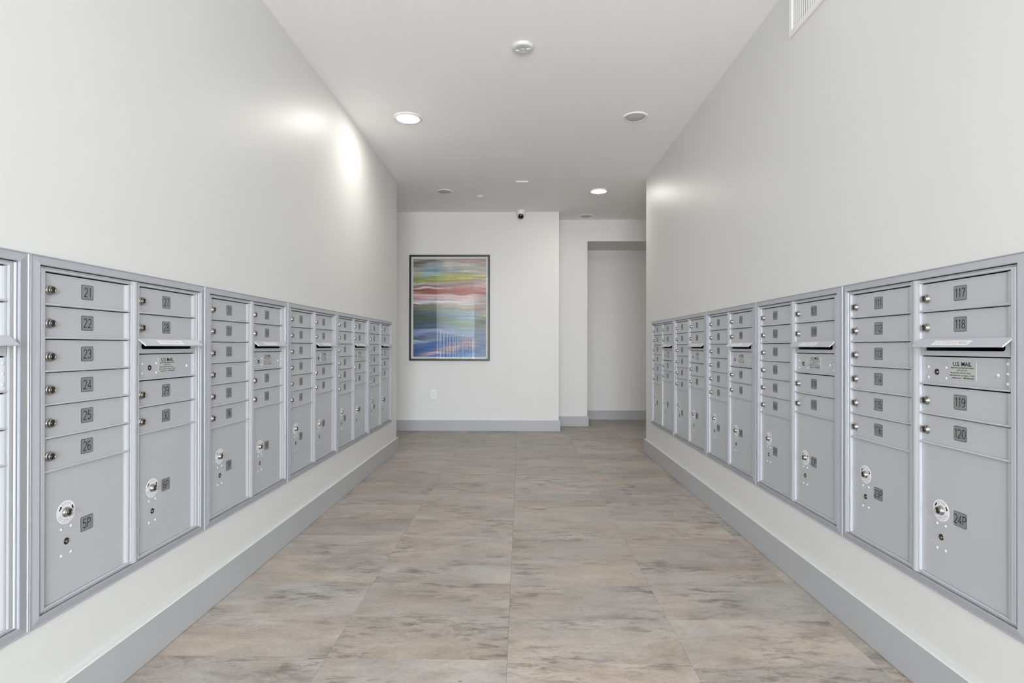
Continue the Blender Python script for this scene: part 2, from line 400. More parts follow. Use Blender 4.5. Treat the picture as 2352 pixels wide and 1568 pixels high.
# ------------------------------------------------------------------ lettering
def arc(cx, cy, rx, ry, a0, a1, n=9):
    return [(cx+rx*math.cos(math.radians(a0+(a1-a0)*k/n)), cy+ry*math.sin(math.radians(a0+(a1-a0)*k/n))) for k in range(n+1)]
G = {
 '0': [arc(.22,.78,.22,.22,0,180)+[(0,.22)]+arc(.22,.22,.22,.22,180,360)+[(.44,.78)]],
 '1': [[(.10,.86),(.26,1),(.26,0)]],
 '2': [arc(.22,.78,.22,.22,170,0)+arc(.16,.74,.28,.40,0,-40,4)+[(0,0),(.45,0)]],
 '3': [arc(.21,.76,.22,.24,160,-80)+[(.17,.53)],[(.17,.53)]+arc(.21,.27,.23,.27,80,-160)],
 '4': [[(.33,0),(.33,1),(0,.27),(.46,.27)]],
 '5': [[(.42,1),(.06,1),(.03,.55)]+arc(.20,.31,.24,.31,115,-155)],
 '6': [[(.40,.93)]+arc(.26,.70,.26,.30,75,180,5)+[(0,.28)]+arc(.22,.28,.22,.28,180,540,16)],
 '7': [[(0,1),(.44,1),(.16,0)]],
 '8': [arc(.22,.76,.19,.24,-90,270,16), arc(.22,.27,.22,.26,-90,270,16)],
 '9': [[(.04,.07)]+arc(.18,.30,.26,.30,-105,0,5)+[(.44,.72)]+arc(.22,.72,.22,.28,0,360,16)],
 'P': [[(0,0),(0,1),(.22,1)]+arc(.22,.74,.22,.26,90,-90)+[(0,.48)]],
}
def strokes(m, text, cx, cz, h, thick, y, mi=1, sp=.17):
    ws = []
    for ch in text: ws.append(.30 if ch == '1' else .45)
    tot = sum(ws)*h + sp*h*(len(text)-1); x = cx - tot/2
    for ch, wd in zip(text, ws):
        off = -.04 if ch == '1' else 0
        for pl_ in G[ch]:
            pts = [(x+(px+off)*h, cz-h/2+py*h) for px, py in pl_]
            left, right = [], []
            for i in range(len(pts)):
                a = pts[max(i-1, 0)]; b = pts[min(i+1, len(pts)-1)]
                if i not in (0, len(pts)-1):
                    d1 = Vector(pts[i])-Vector(a); d2 = Vector(b)-Vector(pts[i]); d1.normalize(); d2.normalize(); t = d1+d2
                    k = 1/max(.45, math.sqrt(max(0, (1+d1.dot(d2))/2)))
                    if t.length < .3: t = d2
                else: t = Vector(b)-Vector(a); k = 1
                t.normalize(); n = Vector((-t.y, t.x))*thick/2*k
                left.append((pts[i][0]+n.x, y, pts[i][1]+n.y)); right.append((pts[i][0]-n.x, y, pts[i][1]-n.y))
            n = len(pts)
            m.add(left+right, [(i, i+1, n+i+1, n+i) for i in range(n-1)], mi)
        x += (wd+sp)*h
_fc = {}
def text_tris(body, bold=0.0):
    """outline text as triangles in the xy plane, centred at its origin"""
    k = (body, bold)
    if k not in _fc:
        cu = bpy.data.curves.new('lettering', 'FONT'); cu.body = body; cu.size = 1; cu.resolution_u = 2; cu.offset = bold
        cu.align_x = 'CENTER'; cu.align_y = 'CENTER'
        o = bpy.data.objects.new('lettering', cu); COL.objects.link(o)
        dg = bpy.context.evaluated_depsgraph_get(); me = bpy.data.meshes.new_from_object(o.evaluated_get(dg))
        vs = [v.co[:2] for v in me.vertices]; fs = [tuple(p.vertices) for p in me.polygons]
        bpy.data.objects.remove(o); bpy.data.curves.remove(cu); bpy.data.meshes.remove(me)
        _fc[k] = (vs, fs)
    return _fc[k]
def put_text(m, body, cx, cz, size, y, mi, sx=1.0, bold=0.0, width=None, rot=0):
    vs, fs = text_tris(body, bold)
    if width:
        xs = [v[0] for v in vs]; sx = width/((max(xs)-min(xs))*size)
    c, s_ = math.cos(rot), math.sin(rot)
    P = []
    for vx, vy in vs:
        a, b = vx*size*sx, vy*size
        P.append((cx+a*c-b*s_, y, cz+a*s_+b*c))
    m.add(P, fs, mi)
def rrect(x0, x1, z0, z1, r, n=4):
    p = []
    for cx, cz, a in ((x1-r, z1-r, 0), (x0+r, z1-r, 90), (x0+r, z0+r, 180), (x1-r, z0+r, 270)):
        for k in range(n+1):
            t = math.radians(a+90*k/n); p.append((cx+r*math.cos(t), cz+r*math.sin(t)))
    return p
def plate(m, x0, x1, z0, z1, r, y0, y1, mi=0, bev=.0006):
    p = rrect(x0, x1, z0, z1, r); q = rrect(x0+bev, x1-bev, z0+bev, z1-bev, max(r-bev, .0002)); n = len(p)
    v = [(x, y0, z) for x, z in p]+[(x, y1+bev*.6, z) for x, z in p]+[(x, y1, z) for x, z in q]
    f = [(i, (i+1) % n, n+(i+1) % n, n+i) for i in range(n)]+[(n+i, n+(i+1) % n, 2*n+(i+1) % n, 2*n+i) for i in range(n)]
    f.append(tuple(range(2*n, 3*n))); m.add(v, f, mi)

# ------------------------------------------------------------------ mailbox unit pieces (x to the right, -y towards the viewer, z up)
DW = .3175
C1, C2 = .0520, .4120                           # left edges of the two door columns
REC = .0065
def zz(v): return UH - v
TL, TR, TT, TB = .0284, .0312, .0257, .0262
def inset_side(m, side, prof, rect0, rect1, mi=0):
    """mitred moulding: prof [(s, y)], s = 0 on rect0, 1 on rect1; rects are x0,x1,z0,z1"""
    def corner(s, k):
        a = [rect0[i]+(rect1[i]-rect0[i])*s for i in range(4)]
        return [(a[0], a[2]), (a[1], a[2]), (a[1], a[3]), (a[0], a[3])][k]
    A, B = [], []
    for s, y in prof:
        c = corner(s, side); d_ = corner(s, (side+1) % 4)
        A.append((c[0], y, c[1])); B.append((d_[0], y, d_[1]))
    n = len(prof); m.add(A+B, [(i, i+1, n+i+1, n+i) for i in range(n-1)], mi)
    m.add(A+B, [tuple(range(n)), tuple(range(2*n-1, n-1, -1))], mi)
outer = (0.0006, UW-.0006, 0, UH); inner = (TL, UW-TR, TB, UH-TT)
trim_prof = [(0, -.0006), (0, -.0052), (.05, -.0064), (.12, -.0062), (.16, -.0042), (.93, -.0078), (1, -.0072), (1, .008)]
trim_me = []
for k in range(4):
    m = MB(); inset_side(m, k, trim_prof, outer, inner); trim_me.append(m.mesh('trim_piece', M_TRIM))
ringo = (TL+.0004, UW-TR-.0004, TB+.0020, UH-TT-.0020); ringi = (.0510, .7300, zz(.9238), zz(.0392))
rp = [(0, .010), (0, -.0002), (.10, -.0022), (.22, -.0022), (.30, .0006), (.42, .0006), (.50, -.0016), (.85, -.0024), (1, -.0008), (1, .010)]
m = MB()
for k in range(4): inset_side(m, k, rp, ringo, ringi)
ring_me = m.mesh('door_frame', M_SILVER)
m = MB()
pp = [(.3725, .010), (.3725, -.0012), (.3745, -.0024), (.3750, .0002), (.3765, .0002)] + \
     [(.3765+.0300*t, -.0012-.0044*math.sin(PI*t)) for t in [i/8 for i in range(9)]] + \
     [(.4075, .0002), (.4085, .0002), (.4090, -.0022), (.4112, -.0014), (.4112, .010)]
m.prism_z(pp, TB+.0020, UH-TT-.0020); post_me = m.mesh('center_post', M_SILVER)
m = MB(); y0, y1 = .0115, .16
m.box(.020, UW-.020, y1-.004, y1, .016, UH-.016)
m.box(.020, .024, y0, y1-.004, .016, UH-.016); m.box(UW-.024, UW-.020, y0, y1-.004, .016, UH-.016)
m.box(.024, UW-.024, y0, y1-.004, .016, .020); m.box(.024, UW-.024, y0, y1-.004, UH-.020, UH-.016)
m.box(.388, .396, y0, y1-.004, .020, UH-.020)
body_me = m.mesh('cabinet_body', M_DARK, fix=False)
panel_prof = [(0, REC), (.2965, REC), (.3010, REC-.0012), (.3060, REC-.0040), (.3110, REC-.0060), (.3155, .0000), (.3175, .0006), (.3175, .0102), (0, .0102)]
def door_mesh(name, h, lip=True):
    m = MB()
    z0 = .0056 if lip else 0
    m.prism_z(panel_prof, z0, h)
    if lip:
        m.prism_x([(.0102, .0000), (-.0006, .0000), (-.0022, .0012), (-.0028, .0030), (-.0018, .0048), (.0010, .0056), (.0102, .0056)], 0, .3160)
    me = m.mesh(name, M_SILVER); return me
def lock_mesh():
    m = MB()
    m.lathe_y([(.0135, 0), (.0135, -.0022), (.0120, -.0030), (.0112, -.0036), (.0112, -.0092), (.0106, -.0104), (.0090, -.0108), (.0084, -.0100)], n=20, cap=False)
    m.lathe_y([(.0084, -.0100), (.0084, -.0092), (.0056, -.0092), (.0056, -.0104), (.0050, -.0110)], n=20, mi=1)
    m.box(-.0008, .0008, -.0112, -.0109, -.0040, .0040, 2)
    return m.mesh('lock', M_CHROME, M_CHROME_D, M_BLACK)
def key_mesh():
    m = MB()
    m.lathe_y([(.0092, 0), (.0092, -.0010), (.0078, -.0016), (.0070, -.0004)], n=20, cap=False)
    m.lathe_y([(.0070, -.0004), (.0060, -.0002)], n=20, mi=1)
    m.lathe_y([(.0042, -.0003), (.0042, -.0020), (.0030, -.0026)], n=16, mi=2, cx=.0008, cz=-.0008)
    m.box(-.0004, .0012, -.0029, -.0026, -.0030, .0018, 1)
    return m.mesh('key_lock', M_CHROME_D, M_BLACK, M_CHROME)
def rivet_mesh(r):
    m = MB(); m.lathe_y([(r, 0), (r*.92, -r*.28), (r*.66, -r*.5), (r*.3, -r*.6)], n=14); return m.mesh('rivet', M_WHITE_SILVER)
M_WHITE_SILVER = mat('pale_rivet', (200, 203, 207), .35)
LOCK, KEY, RIV, RIVL = lock_mesh(), key_mesh(), rivet_mesh(.0042), rivet_mesh(.0054)
def label_disc():
    m = MB(); n = 40
    v = []
    for r, y in ((.0318, 0), (.0318, -.0005), (.0140, -.0005), (.0140, 0)):
        for k in range(n):
            a = 2*PI*k/n; v.append((r*math.cos(a), y, r*math.sin(a)))
    m.add(v, [(i*n+k, i*n+(k+1) % n, (i+1)*n+(k+1) % n, (i+1)*n+k) for i in range(3) for k in range(n)], 0)
    for ch, a in zip('OPEN', (116, 97, 79, 61)):
        t = math.radians(a); put_text(m, ch, .0242*math.cos(t), .0242*math.sin(t), .0105, -.0008, 2, sx=.85, rot=t-PI/2)
    for sgn in (1, -1):                          # black turn arrows either side
        a0, a1 = (20, 40) if sgn == 1 else (160, 140)
        if sgn == 1: a0, a1 = 40, 20
        pts = [math.radians(a0+(a1-a0)*k/4) for k in range(5)]
        v = [(.0262*math.cos(t), -.0008, .0262*math.sin(t)) for t in pts]+[(.0222*math.cos(t), -.0008, .0222*math.sin(t)) for t in pts]
        m.add(v, [(i, i+1, 6+i, 5+i) for i in range(4)], 1)
        t = pts[-1]; e = math.radians(11)*(1 if a1 > a0 else -1)
        m.add([(.0290*math.cos(t), -.0008, .0290*math.sin(t)), (.0194*math.cos(t), -.0008, .0194*math.sin(t)), (.0242*math.cos(t+e), -.0008, .0242*math.sin(t+e))], [(0, 1, 2)], 1)
    for ring_r, gaps in ((.0268, 9), (.0212, 7)): # small print, too fine to read
        for k in range(gaps*2):
            if k % 5 == 4: continue
            t0 = math.radians(196+(344-196)*k/(gaps*2)); t1 = math.radians(196+(344-196)*(k+.62)/(gaps*2))
            v = [((ring_r+dr)*math.cos(t), -.0008, (ring_r+dr)*math.sin(t)) for dr, t in ((.0011, t0), (.0011, t1), (-.0011, t1), (-.0011, t0))]
            m.add(v, [(0, 1, 2, 3)], 2)
    return m.mesh('open_label', M_LABELW, M_INK, M_GREYTXT_SHADE, fix=False)
DISC = label_disc()
m = MB(); n = 24; v = []
for r, y in ((.0128, 0), (.0126, -.00045), (.0121, -.00045), (.0119, 0)):
    for k in range(n):
        a = 2*PI*k/n; v.append((r*math.cos(a), y, r*math.sin(a)))
m.add(v, [(i*n+k, i*n+(k+1) % n, (i+1)*n+(k+1) % n, (i+1)*n+k) for i in range(3) for k in range(n)], 0)
KNOCK = m.mesh('knockout_ring', M_SILVER)
_pl = {}
def number_plate(text):
    if text not in _pl:
        m = MB(); plate(m, -.0225, .0225, -.0208, .0208, .0036, 0, -.0012)
        h = .0235 if len(text) < 3 else .0225
        strokes(m, text, 0, 0, h*1.06, .0021, -.00155, sp=.20)
        # dark rim paints in the shading of the plate's engraved bevel
        p = rrect(-.0225, .0225, -.0208, .0208, .0036); q = rrect(-.0215, .0215, -.0198, .0198, .0028); n = len(p)
        m.add([(x*1.002, -.0010, z*1.002) for x, z in p]+[(x, -.00135, z) for x, z in q], [(i, (i+1) % n, n+(i+1) % n, n+i) for i in range(n)], 1)
        _pl[text] = m.mesh('number_plate', M_PLATE, M_INK, fix=False)
    return _pl[text]
def mail_label():
    m = MB(); plate(m, -.050, .050, -.0275, .0275, .004, 0, -.0008)
    y = -.0011
    put_text(m, 'U.S. MAIL', 0, .0180, .0165, y, 1, width=.066, bold=.018)
    put_text(m, 'Approved by the Postmaster General', 0, .0082, .0062, y, 1, width=.082, bold=.01)
    put_text(m, 'USPS-STD-4C', 0, .0006, .0064, y, 1, width=.036)
    put_text(m, 'Model 3700', -.026, -.0066, .0056, y, 1, width=.030, bold=.01)
    put_text(m, '(M/W) 2/2/14   Mfg Date', .012, -.0066, .0050, y, 1, width=.040)
    put_text(m, 'Salsbury Industries   Los Angeles, CA 90001', 0, -.0136, .0054, y, 1, width=.088, bold=.008)
    put_text(m, 'mailboxes.com', -.020, -.0208, .0064, y, 1, width=.034, bold=.012)
    put_text(m, '1-800-MAILBOX', .022, -.0208, .0064, y, 1, width=.040, bold=.012)
    return m.mesh('mail_label', M_FOIL, M_INK, fix=False)
MAILLAB = mail_label()
BOX_H = .0885; RAIL1 = .1260
box_me = door_mesh('box_door', BOX_H-.0024)
out_me = door_mesh('collection_door', .0872-.0024)
p1_me = door_mesh('parcel_door', .9238-.5700-.0016, lip=False)
p2_me = door_mesh('parcel_door', .9238-.5278-.0016, lip=False)
# outgoing slot panel with a real slot
h_sl = .2606-.2160; m = MB(); n_in = rrect(.012, .302, .0145, .0335, .0085, 5)
y_ = .0005
m.box(0, .3160, y_, .0102, 0, .0145); m.box(0, .3160, y_, .0102, .0335, h_sl)
rp_ = n_in[:6]; lt = n_in[6:12]; lb = n_in[12:18]; rb = n_in[18:24]      # quarter arcs, counter-clockwise
m.add([(x, y_, z) for x, z in [(0, .0145)] + lb[::-1] + lt[::-1] + [(0, .0335)]], [tuple(range(14))])
m.add([(x, y_, z) for x, z in [(.3160, .0145)] + rb + rp_ + [(.3160, .0335)]], [tuple(range(14))])
n = len(n_in)
m.add([(x, y_, z) for x, z in n_in]+[(x, .0102, z) for x, z in n_in], [(i, (i+1) % n, n+(i+1) % n, n+i) for i in range(n)])
slot_me = m.mesh('slot_panel', M_SILVER)
m = MB(); m.prism_x([(.0004, .0480), (-.0022, .0480), (-.0026, .0462), (-.0260, .0262), (-.0262, .0232), (-.0236, .0228), (-.0024, .0408), (-.0010, .0400), (.0004, .0400)], -.004, .3235)
hood_me = m.mesh('hood', M_SILVER)
m = MB()
def hood_pt(x, t, lift): # t down the slope
    dy, dz = -.0260+.0026, .0262-.0462; ln = math.hypot(dy, dz)
    ny, nz = dz/ln, -dy/ln
    return (x, -.0026+dy*t+ny*lift, .0462+dz*t+nz*lift)
v = [hood_pt(.075, .22, .0003), hood_pt(.210, .22, .0003), hood_pt(.210, .86, .0003), hood_pt(.075, .86, .0003)]
m.add(v, [(0, 1, 2, 3)], 0)
vs, fs = text_tris('OUTGOING MAIL', .012); xs = [p[0] for p in vs]; k = .118/(max(xs)-min(xs))
m.add([hood_pt(.1425+p[0]*k, .54-p[1]*.50, .0005) for p in vs], fs, 1)
stick_me = m.mesh('hood_sticker', M_LABELW, M_REDTXT, fix=False)

def unit(edge_a, edge_b, side, first, parcel, label):
    wdt = abs(edge_b-edge_a)
    if side == 'L': t = empty('mailbox_unit', (-AL, edge_a, Z_BOT), PI/2)
    else: t = empty('mailbox_unit', (AR, edge_a, Z_BOT), -PI/2)
    t.scale = (wdt/UW, 1, 1)
    tag(t, label, 'mailbox', 'silver grey wall mailbox units')
    obj('cabinet_body', body_me, t); obj('door_frame', ring_me, t); obj('center_post', post_me, t)
    for me in trim_me: obj('trim_piece', me, t)
    def box(c, v_rail, num):
        d_ = obj('box_door', box_me, t, (c, 0, zz(v_rail)-.0026))
        obj('lock', LOCK, d_, (.0195, REC, .0410)).rotation_euler = (0, random.uniform(-.12, .12), 0)
        obj('number_plate', number_plate(str(num)), d_, (.1490, REC-.0001, .0470))
    for k in range(6): box(C1, RAIL1+k*.0885, first+k)
    box(C2, RAIL1, first+6); box(C2, RAIL1+.0885, first+7)
    sp = obj('slot_panel', slot_me, t, (C2, 0, zz(.2606)))
    obj('hood', hood_me, sp, (0, 0, .0020)); obj('hood_sticker', stick_me, sp, (0, 0, .0020), label='white outgoing mail sticker')
    cd = obj('collection_door', out_me, t, (C2, 0, zz(.3464)-.0026))
    obj('mail_label', MAILLAB, cd, (.1555, REC-.0001, .0470), label='foil label lettered U.S. MAIL')
    obj('key_lock', KEY, cd, (.0610, REC-.0001, .0400))
    for x, z in ((.0260, .0540), (.0260, .0225), (.0965, .0540), (.0965, .0225)): obj('rivet', RIV, cd, (x, REC, z))
    obj('rivet', RIVL, cd, (.2720, REC, .0400))
    for z in (.0705, .0450, .0195): obj('rivet', RIV, cd, (.3080, REC-.0052, z))
    box(C2, .4364, first+8); box(C2, .5252, first+9)
    for c, me, vd, vk, vp, num in ((C1, p1_me, .6945, .7745, .7465, parcel), (C2, p2_me, .7185, .7970, .7240, parcel+1)):
        z0 = .9238-.0006
        p = obj('parcel_door', me, t, (c, 0, zz(z0)))
        obj('open_label', DISC, p, (.0765, REC, z0-vd), label='round white label lettered OPEN')
        obj('lock', LOCK, p, (.0765, REC-.0004, z0-vd))
        obj('key_lock', KEY, p, (.0775, REC-.0001, z0-vk))
        obj('knockout_ring', KNOCK, p, (.0245, REC, z0-vd-.012))
        for x, z in ((.0610, vk-.0365), (.0940, vk-.0375), (.0610, vk+.0360), (.0940, vk+.0350)): obj('rivet', RIV, p, (x, REC, z0-z))
        obj('number_plate', number_plate(f'{num}P'), p, (.1490, REC-.0001, z0-vp))
    return t

lab = {1: 'mailbox unit with boxes 1 to 10, outside the photo, mirrored in the picture glass',
       11: 'partly cropped mailbox unit at the left edge of the photo, before box 21',
       21: 'nearest whole mailbox unit on the left wall, boxes 21 to 30 and 5P and 6P',
       31: 'mailbox unit with boxes 31 to 40 and parcel doors 7P and 8P, left wall',
       41: 'third whole mailbox unit on the left wall, boxes 41 to 50',
       51: 'mailbox unit with boxes 51 to 60, last but one on the left wall',
       61: 'farthest mailbox unit on the left wall, beside the wall end, boxes 61 to 70',
       71: 'farthest mailbox unit on the right wall, next to the wall end, boxes 71 to 80',
       81: 'mailbox unit second from the far end of the right wall, boxes 81 to 90',
       91: 'middle mailbox unit of the five on the right wall, boxes 91 to 100',
       101: 'mailbox unit with boxes 101 to 110 and parcel doors 21P and 22P, right wall',
       111: 'nearest mailbox unit on the right wall, boxes 111 to 120 and 23P and 24P'}
for k in range(7): unit(left_edges[k], left_edges[k+1], 'L', 1+10*k, 1+2*k, lab[1+10*k])
for k in range(5): unit(right_edges[k], right_edges[k+1], 'R', 71+10*k, 15+2*k, lab[71+10*k])

# ------------------------------------------------------------------ ceiling fittings
def ring_prof(ro, ri, d1): return [(ro, 0), (ro, -.003), (ro-.006, -d1), (ri+.008, -d1-.001), (ri, -d1+.004), (ri, -.0005)]
m = MB(); m.lathe_z([(.103, 0), (.103, -.003), (.097, -.008), (.080, -.010), (.0725, -.004)], n=48, cap=False); dl_trim = m.mesh('trim_ring', M_WHITE)
m = MB(); m.lathe_z([(.0722, -.0042), (.068, -.0085), (.055, -.0125), (.032, -.015)], n=48); dl_lens = m.mesh('lens', M_LENS)
M_LENS2 = mat('lamp_lens_near', (255, 255, 255), .5, emit=(255, 250, 240), es=LAMP_NEAR); dl_lens2 = dl_lens.copy(); dl_lens2.materials[0] = M_LENS2
def downlight(x, y, label):
    t = empty('downlight', (x, y, CEIL)); tag(t, label, 'ceiling light', 'lit round downlights')
    obj('trim_ring', dl_trim, t); obj('lens', dl_lens if y > 3 else dl_lens2, t, label='glowing white lens')
downlight(-.830, 4.057, 'lit round downlight in the ceiling near the left wall')
downlight(.828, 5.985, 'lit round downlight in the ceiling near the far end of the right wall')
downlight(.828, 2.10, 'lit round downlight above the nearest right mailboxes, just above the photo')
downlight(-.830, .15, 'lit round downlight overhead at the viewpoint, left')
m = MB(); m.lathe_z([(.090, 0), (.090, -.003), (.085, -.0075), (.072, -.0095), (.069, -.006), (.069, -.0055)], n=48, cap=False); sp_trim = m.mesh('trim_ring', M_WHITE)
m = MB(); m.lathe_z([(.0688, -.0052), (.060, -.0085), (.045, -.0115), (.020, -.013)], n=48); sp_gr = m.mesh('grille', M_GRILLE)
for x, y, lb in ((.824, 4.059, 'unlit round ceiling fixture with grey centre, nearest, beside the right wall'),
                 (-.829, 5.985, 'unlit round ceiling fixture with grey centre above the framed picture'),
                 (.824, 7.120, 'small-looking unlit round ceiling fixture before the opening in the back')):
    t = empty('recessed_fixture', (x, y, CEIL)); tag(t, lb, 'ceiling fixture', 'unlit round ceiling fixtures')
    obj('trim_ring', sp_trim, t); obj('grille', sp_gr, t, label='matt grey centre disc')
# detector with two vents
t = empty('smoke_detector', (.006, 3.10, CEIL)); tag(t, 'round white detector on the ceiling with two slots, nearest the viewpoint', 'detector')
m = MB(); m.lathe_z([(.060, 0), (.060, -.003), (.0585, -.005), (.0580, -.012), (.0555, -.0155), (.051, -.0168), (.017, -.0176), (.0155, -.0166), (.0125, -.0166), (.011, -.0195)], n=48)
obj('detector_body', m.mesh('detector_body', M_DET), t)
for s_ in (-1, 1):
    m = MB()
    a = -.28
    def rt(x, y): return (x*math.cos(a)-y*math.sin(a), x*math.sin(a)+y*math.cos(a))
    for i, (y0, y1, z0, z1, mi) in enumerate(((-.003, .003, -.0200, -.0168, 0), (-.006, -.003, -.0172, -.0165, 1))):
        c4 = [rt(s_*.033+dx, yy) for dx, yy in ((-.012, y0), (.012, y0), (.012, y1), (-.012, y1))]
        m.add([(x, y, z0) for x, y in c4]+[(x, y, z1) for x, y in c4], [(0,1,2,3),(4,5,6,7),(0,1,5,4),(1,2,6,5),(2,3,7,6),(3,0,4,7)], mi)
    obj('slot', m.mesh('slot', M_WHITE, M_GREYTXT_SHADE), t)  # grey strip and white bar paint the shade and light of a hollow slot
t = empty('square_sensor', (.003, 5.668, CEIL)); tag(t, 'flat square white plate on the ceiling between the round fixtures', 'ceiling sensor')
m = MB(); m.bbox(-.063, .063, -.050, .050, -.012, 0, .002); obj('cover_plate', m.mesh('cover_plate', M_WHITE), t)
t = empty('sprinkler', (-.459, 6.174, CEIL)); tag(t, 'tiny round white sprinkler cover on the ceiling above the picture', 'sprinkler')
m = MB(); m.lathe_z([(.047, 0), (.047, -.002), (.040, -.005), (.030, -.006)], n=32); obj('escutcheon', m.mesh('escutcheon', M_WHITE), t)
m = MB(); m.lathe_z([(.024, -.006), (.024, -.011), (.018, -.015), (.008, -.017)], n=24); obj('cap', m.mesh('cap', M_WHITE), t)
# turret camera
t = empty('security_camera', (-.008, 6.838, CEIL)); tag(t, 'white turret security camera with black lens face, ceiling above the picture wall', 'security camera')
m = MB(); m.lathe_z([(.055, 0), (.055, -.018), (.053, -.024), (.046, -.050), (.040, -.060)], n=40); obj('base', m.mesh('base', M_WHITE), t)
ball = MB(); prof = [(.0001, .043)]+[(.043*math.sin(math.radians(a)), .043*math.cos(math.radians(a))) for a in range(10, 136, 9)]
ball.lathe_y([(r, -y_) for r, y_ in reversed(prof)], n=32, cap=False, smooth=True)
# face: +front is -y
fm = MB(); fm.lathe_y([(.0405, .026*-1+.010), (.0350, -.0300), (.0335, -.0345)], n=32, smooth=True, cap=False)
fm.lathe_y([(.0335, -.0345), (.0325, -.0372), (.0200, -.0415), (.0080, -.0430)], n=32, mi=1)
fm.lathe_y([(.0090, -.0428), (.0082, -.0448), (.0040, -.0455)], n=20, mi=2, cz=.004)
fm.lathe_y([(.0038, -.0428), (.0030, -.0440)], n=12, mi=3, cz=-.020)
bo = MB()
bo.lathe_y([(.0420*math.sin(math.radians(a)), .0420*math.cos(math.radians(a))) for a in [1]+list(range(12, 124, 8))], n=32, cap=False)
b_ = obj('camera_ball', bo.mesh('camera_ball', M_WHITE), t, (0, 0, -.066), (math.radians(22), 0, 0))
obj('lens_face', fm.mesh('lens_face', M_WHITE, M_BLKGLASS, M_BLACK, M_WHITE), t, (0, 0, -.066), (math.radians(22), 0, 0), label='glossy black round lens face')

# ------------------------------------------------------------------ air grille high on the right wall
t = empty('air_grille', (AR, 2.582, CH+1.417), -PI/2); tag(t, 'white air grille with upright louvres high on the right wall, cut by the frame top', 'vent')
VW, VH = .62, .215
m = MB()
vp = [(0, 0), (0, -.008), (.15, -.011), (.85, -.010), (1, -.004), (1, 0)]
for k in range(4): inset_side(m, k, vp, (0, VW, 0, VH), (.030, VW-.030, .032, VH-.032))
obj('grille_frame', m.mesh('grille_frame', M_VENT), t)
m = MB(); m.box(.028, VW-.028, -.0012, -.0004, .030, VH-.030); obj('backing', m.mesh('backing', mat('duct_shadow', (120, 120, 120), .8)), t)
lm = MB(); lm.prism_z([(0, -.0014), (.0005, -.0058), (.0020, -.0066), (.0070, -.0062), (.0078, -.0014)], 0, VH-.064); lou = lm.mesh('louvre', M_VENT)
k = 0
while .034+k*.0186 < VW-.050:
    obj('louvre', lou, t, (.034+k*.0186, 0, .032)); k += 1
m = MB(); m.lathe_y([(.0045, 0), (.0042, -.0018), (.002, -.0026)], n=14)
scr = m.mesh('screw', M_WHITE)
for x in (.012, VW-.012): obj('screw', scr, t, (x, -.0092, VH/2-.008))

# ------------------------------------------------------------------ socket on the back wall
t = empty('wall_socket', (-1.090, YB1, CH-.592)); tag(t, 'white double wall socket low on the end wall under the picture', 'socket')
m = MB(); plate(m, -.036, .036, -.058, .058, .004, 0, -.006, bev=.002); obj('cover_plate', m.mesh('cover_plate', M_WHITE), t)
for s_ in (-1, 1):
    m = MB(); plate(m, -.0165, .0165, s_*.0195-.0145, s_*.0195+.0145, .008, -.0055, -.0085, bev=.0008)
    for x, hh in ((-.0062, .0046), (.0062, .0038)): m.box(x-.0013, x+.0013, -.0090, -.0084, s_*.0195+.002-hh/2*0, s_*.0195+.002+hh*1.5, 1)
    m.lathe_y([(.0026, -.0086), (.0022, -.0090)], n=12, mi=1, cz=s_*.0195-.0070)
    obj('outlet', m.mesh('outlet', M_WHITE, M_INK), t)

# ------------------------------------------------------------------ framed picture
PX0, PX1, PZ0, PZ1 = -1.3885, -.3915, CH-.173, CH+1.1355
t = empty('framed_picture', ((PX0+PX1)/2, YB1, PZ0)); tag(t, 'large framed abstract picture of coloured horizontal brush bands on the end wall', 'picture')
PW, PH = PX1-PX0, PZ1-PZ0; FW = .0230
m = MB(); fp = [(0, -.0005), (0, -.030), (.15, -.032), (.85, -.032), (1, -.030), (1, -.012)]
for k in range(4): inset_side(m, k, fp, (-PW/2, PW/2, 0, PH), (-PW/2+FW, PW/2-FW, FW, PH-FW))
obj('frame', m.mesh('frame', M_FRAME), t)
m = MB(); m.box(-PW/2+.004, PW/2-.004, -.0145, -.002, .004, PH-.004); obj('mat_board', m.mesh('mat_board', M_MAT), t)
AX, AZ0, AZ1 = PW/2-FW-.0245, FW+.0245, PH-FW-.0245
NX, NZ = 150, 330
rng = np.random.RandomState(3)
def vnoise(x, y, seed):
    r = np.random.RandomState(seed).rand(64, 64)
    xi = np.floor(x).astype(int); yi = np.floor(y).astype(int); fx = x-xi; fy = y-yi
    fx = fx*fx*(3-2*fx); fy = fy*fy*(3-2*fy)
    g = lambda a, b: r[a % 64, b % 64]
    return (g(xi, yi)*(1-fx)+g(xi+1, yi)*fx)*(1-fy)+(g(xi, yi+1)*(1-fx)+g(xi+1, yi+1)*fx)*fy
def fbm(x, y, seed, o=4):
    s = 0; a = .5
    for k in range(o): s = s+a*vnoise(x*2**k, y*2**k, seed+k); a *= .5
    return s
U, V = np.meshgrid(np.linspace(0, 1, NX), np.linspace(0, 1, NZ))     # V from the top down
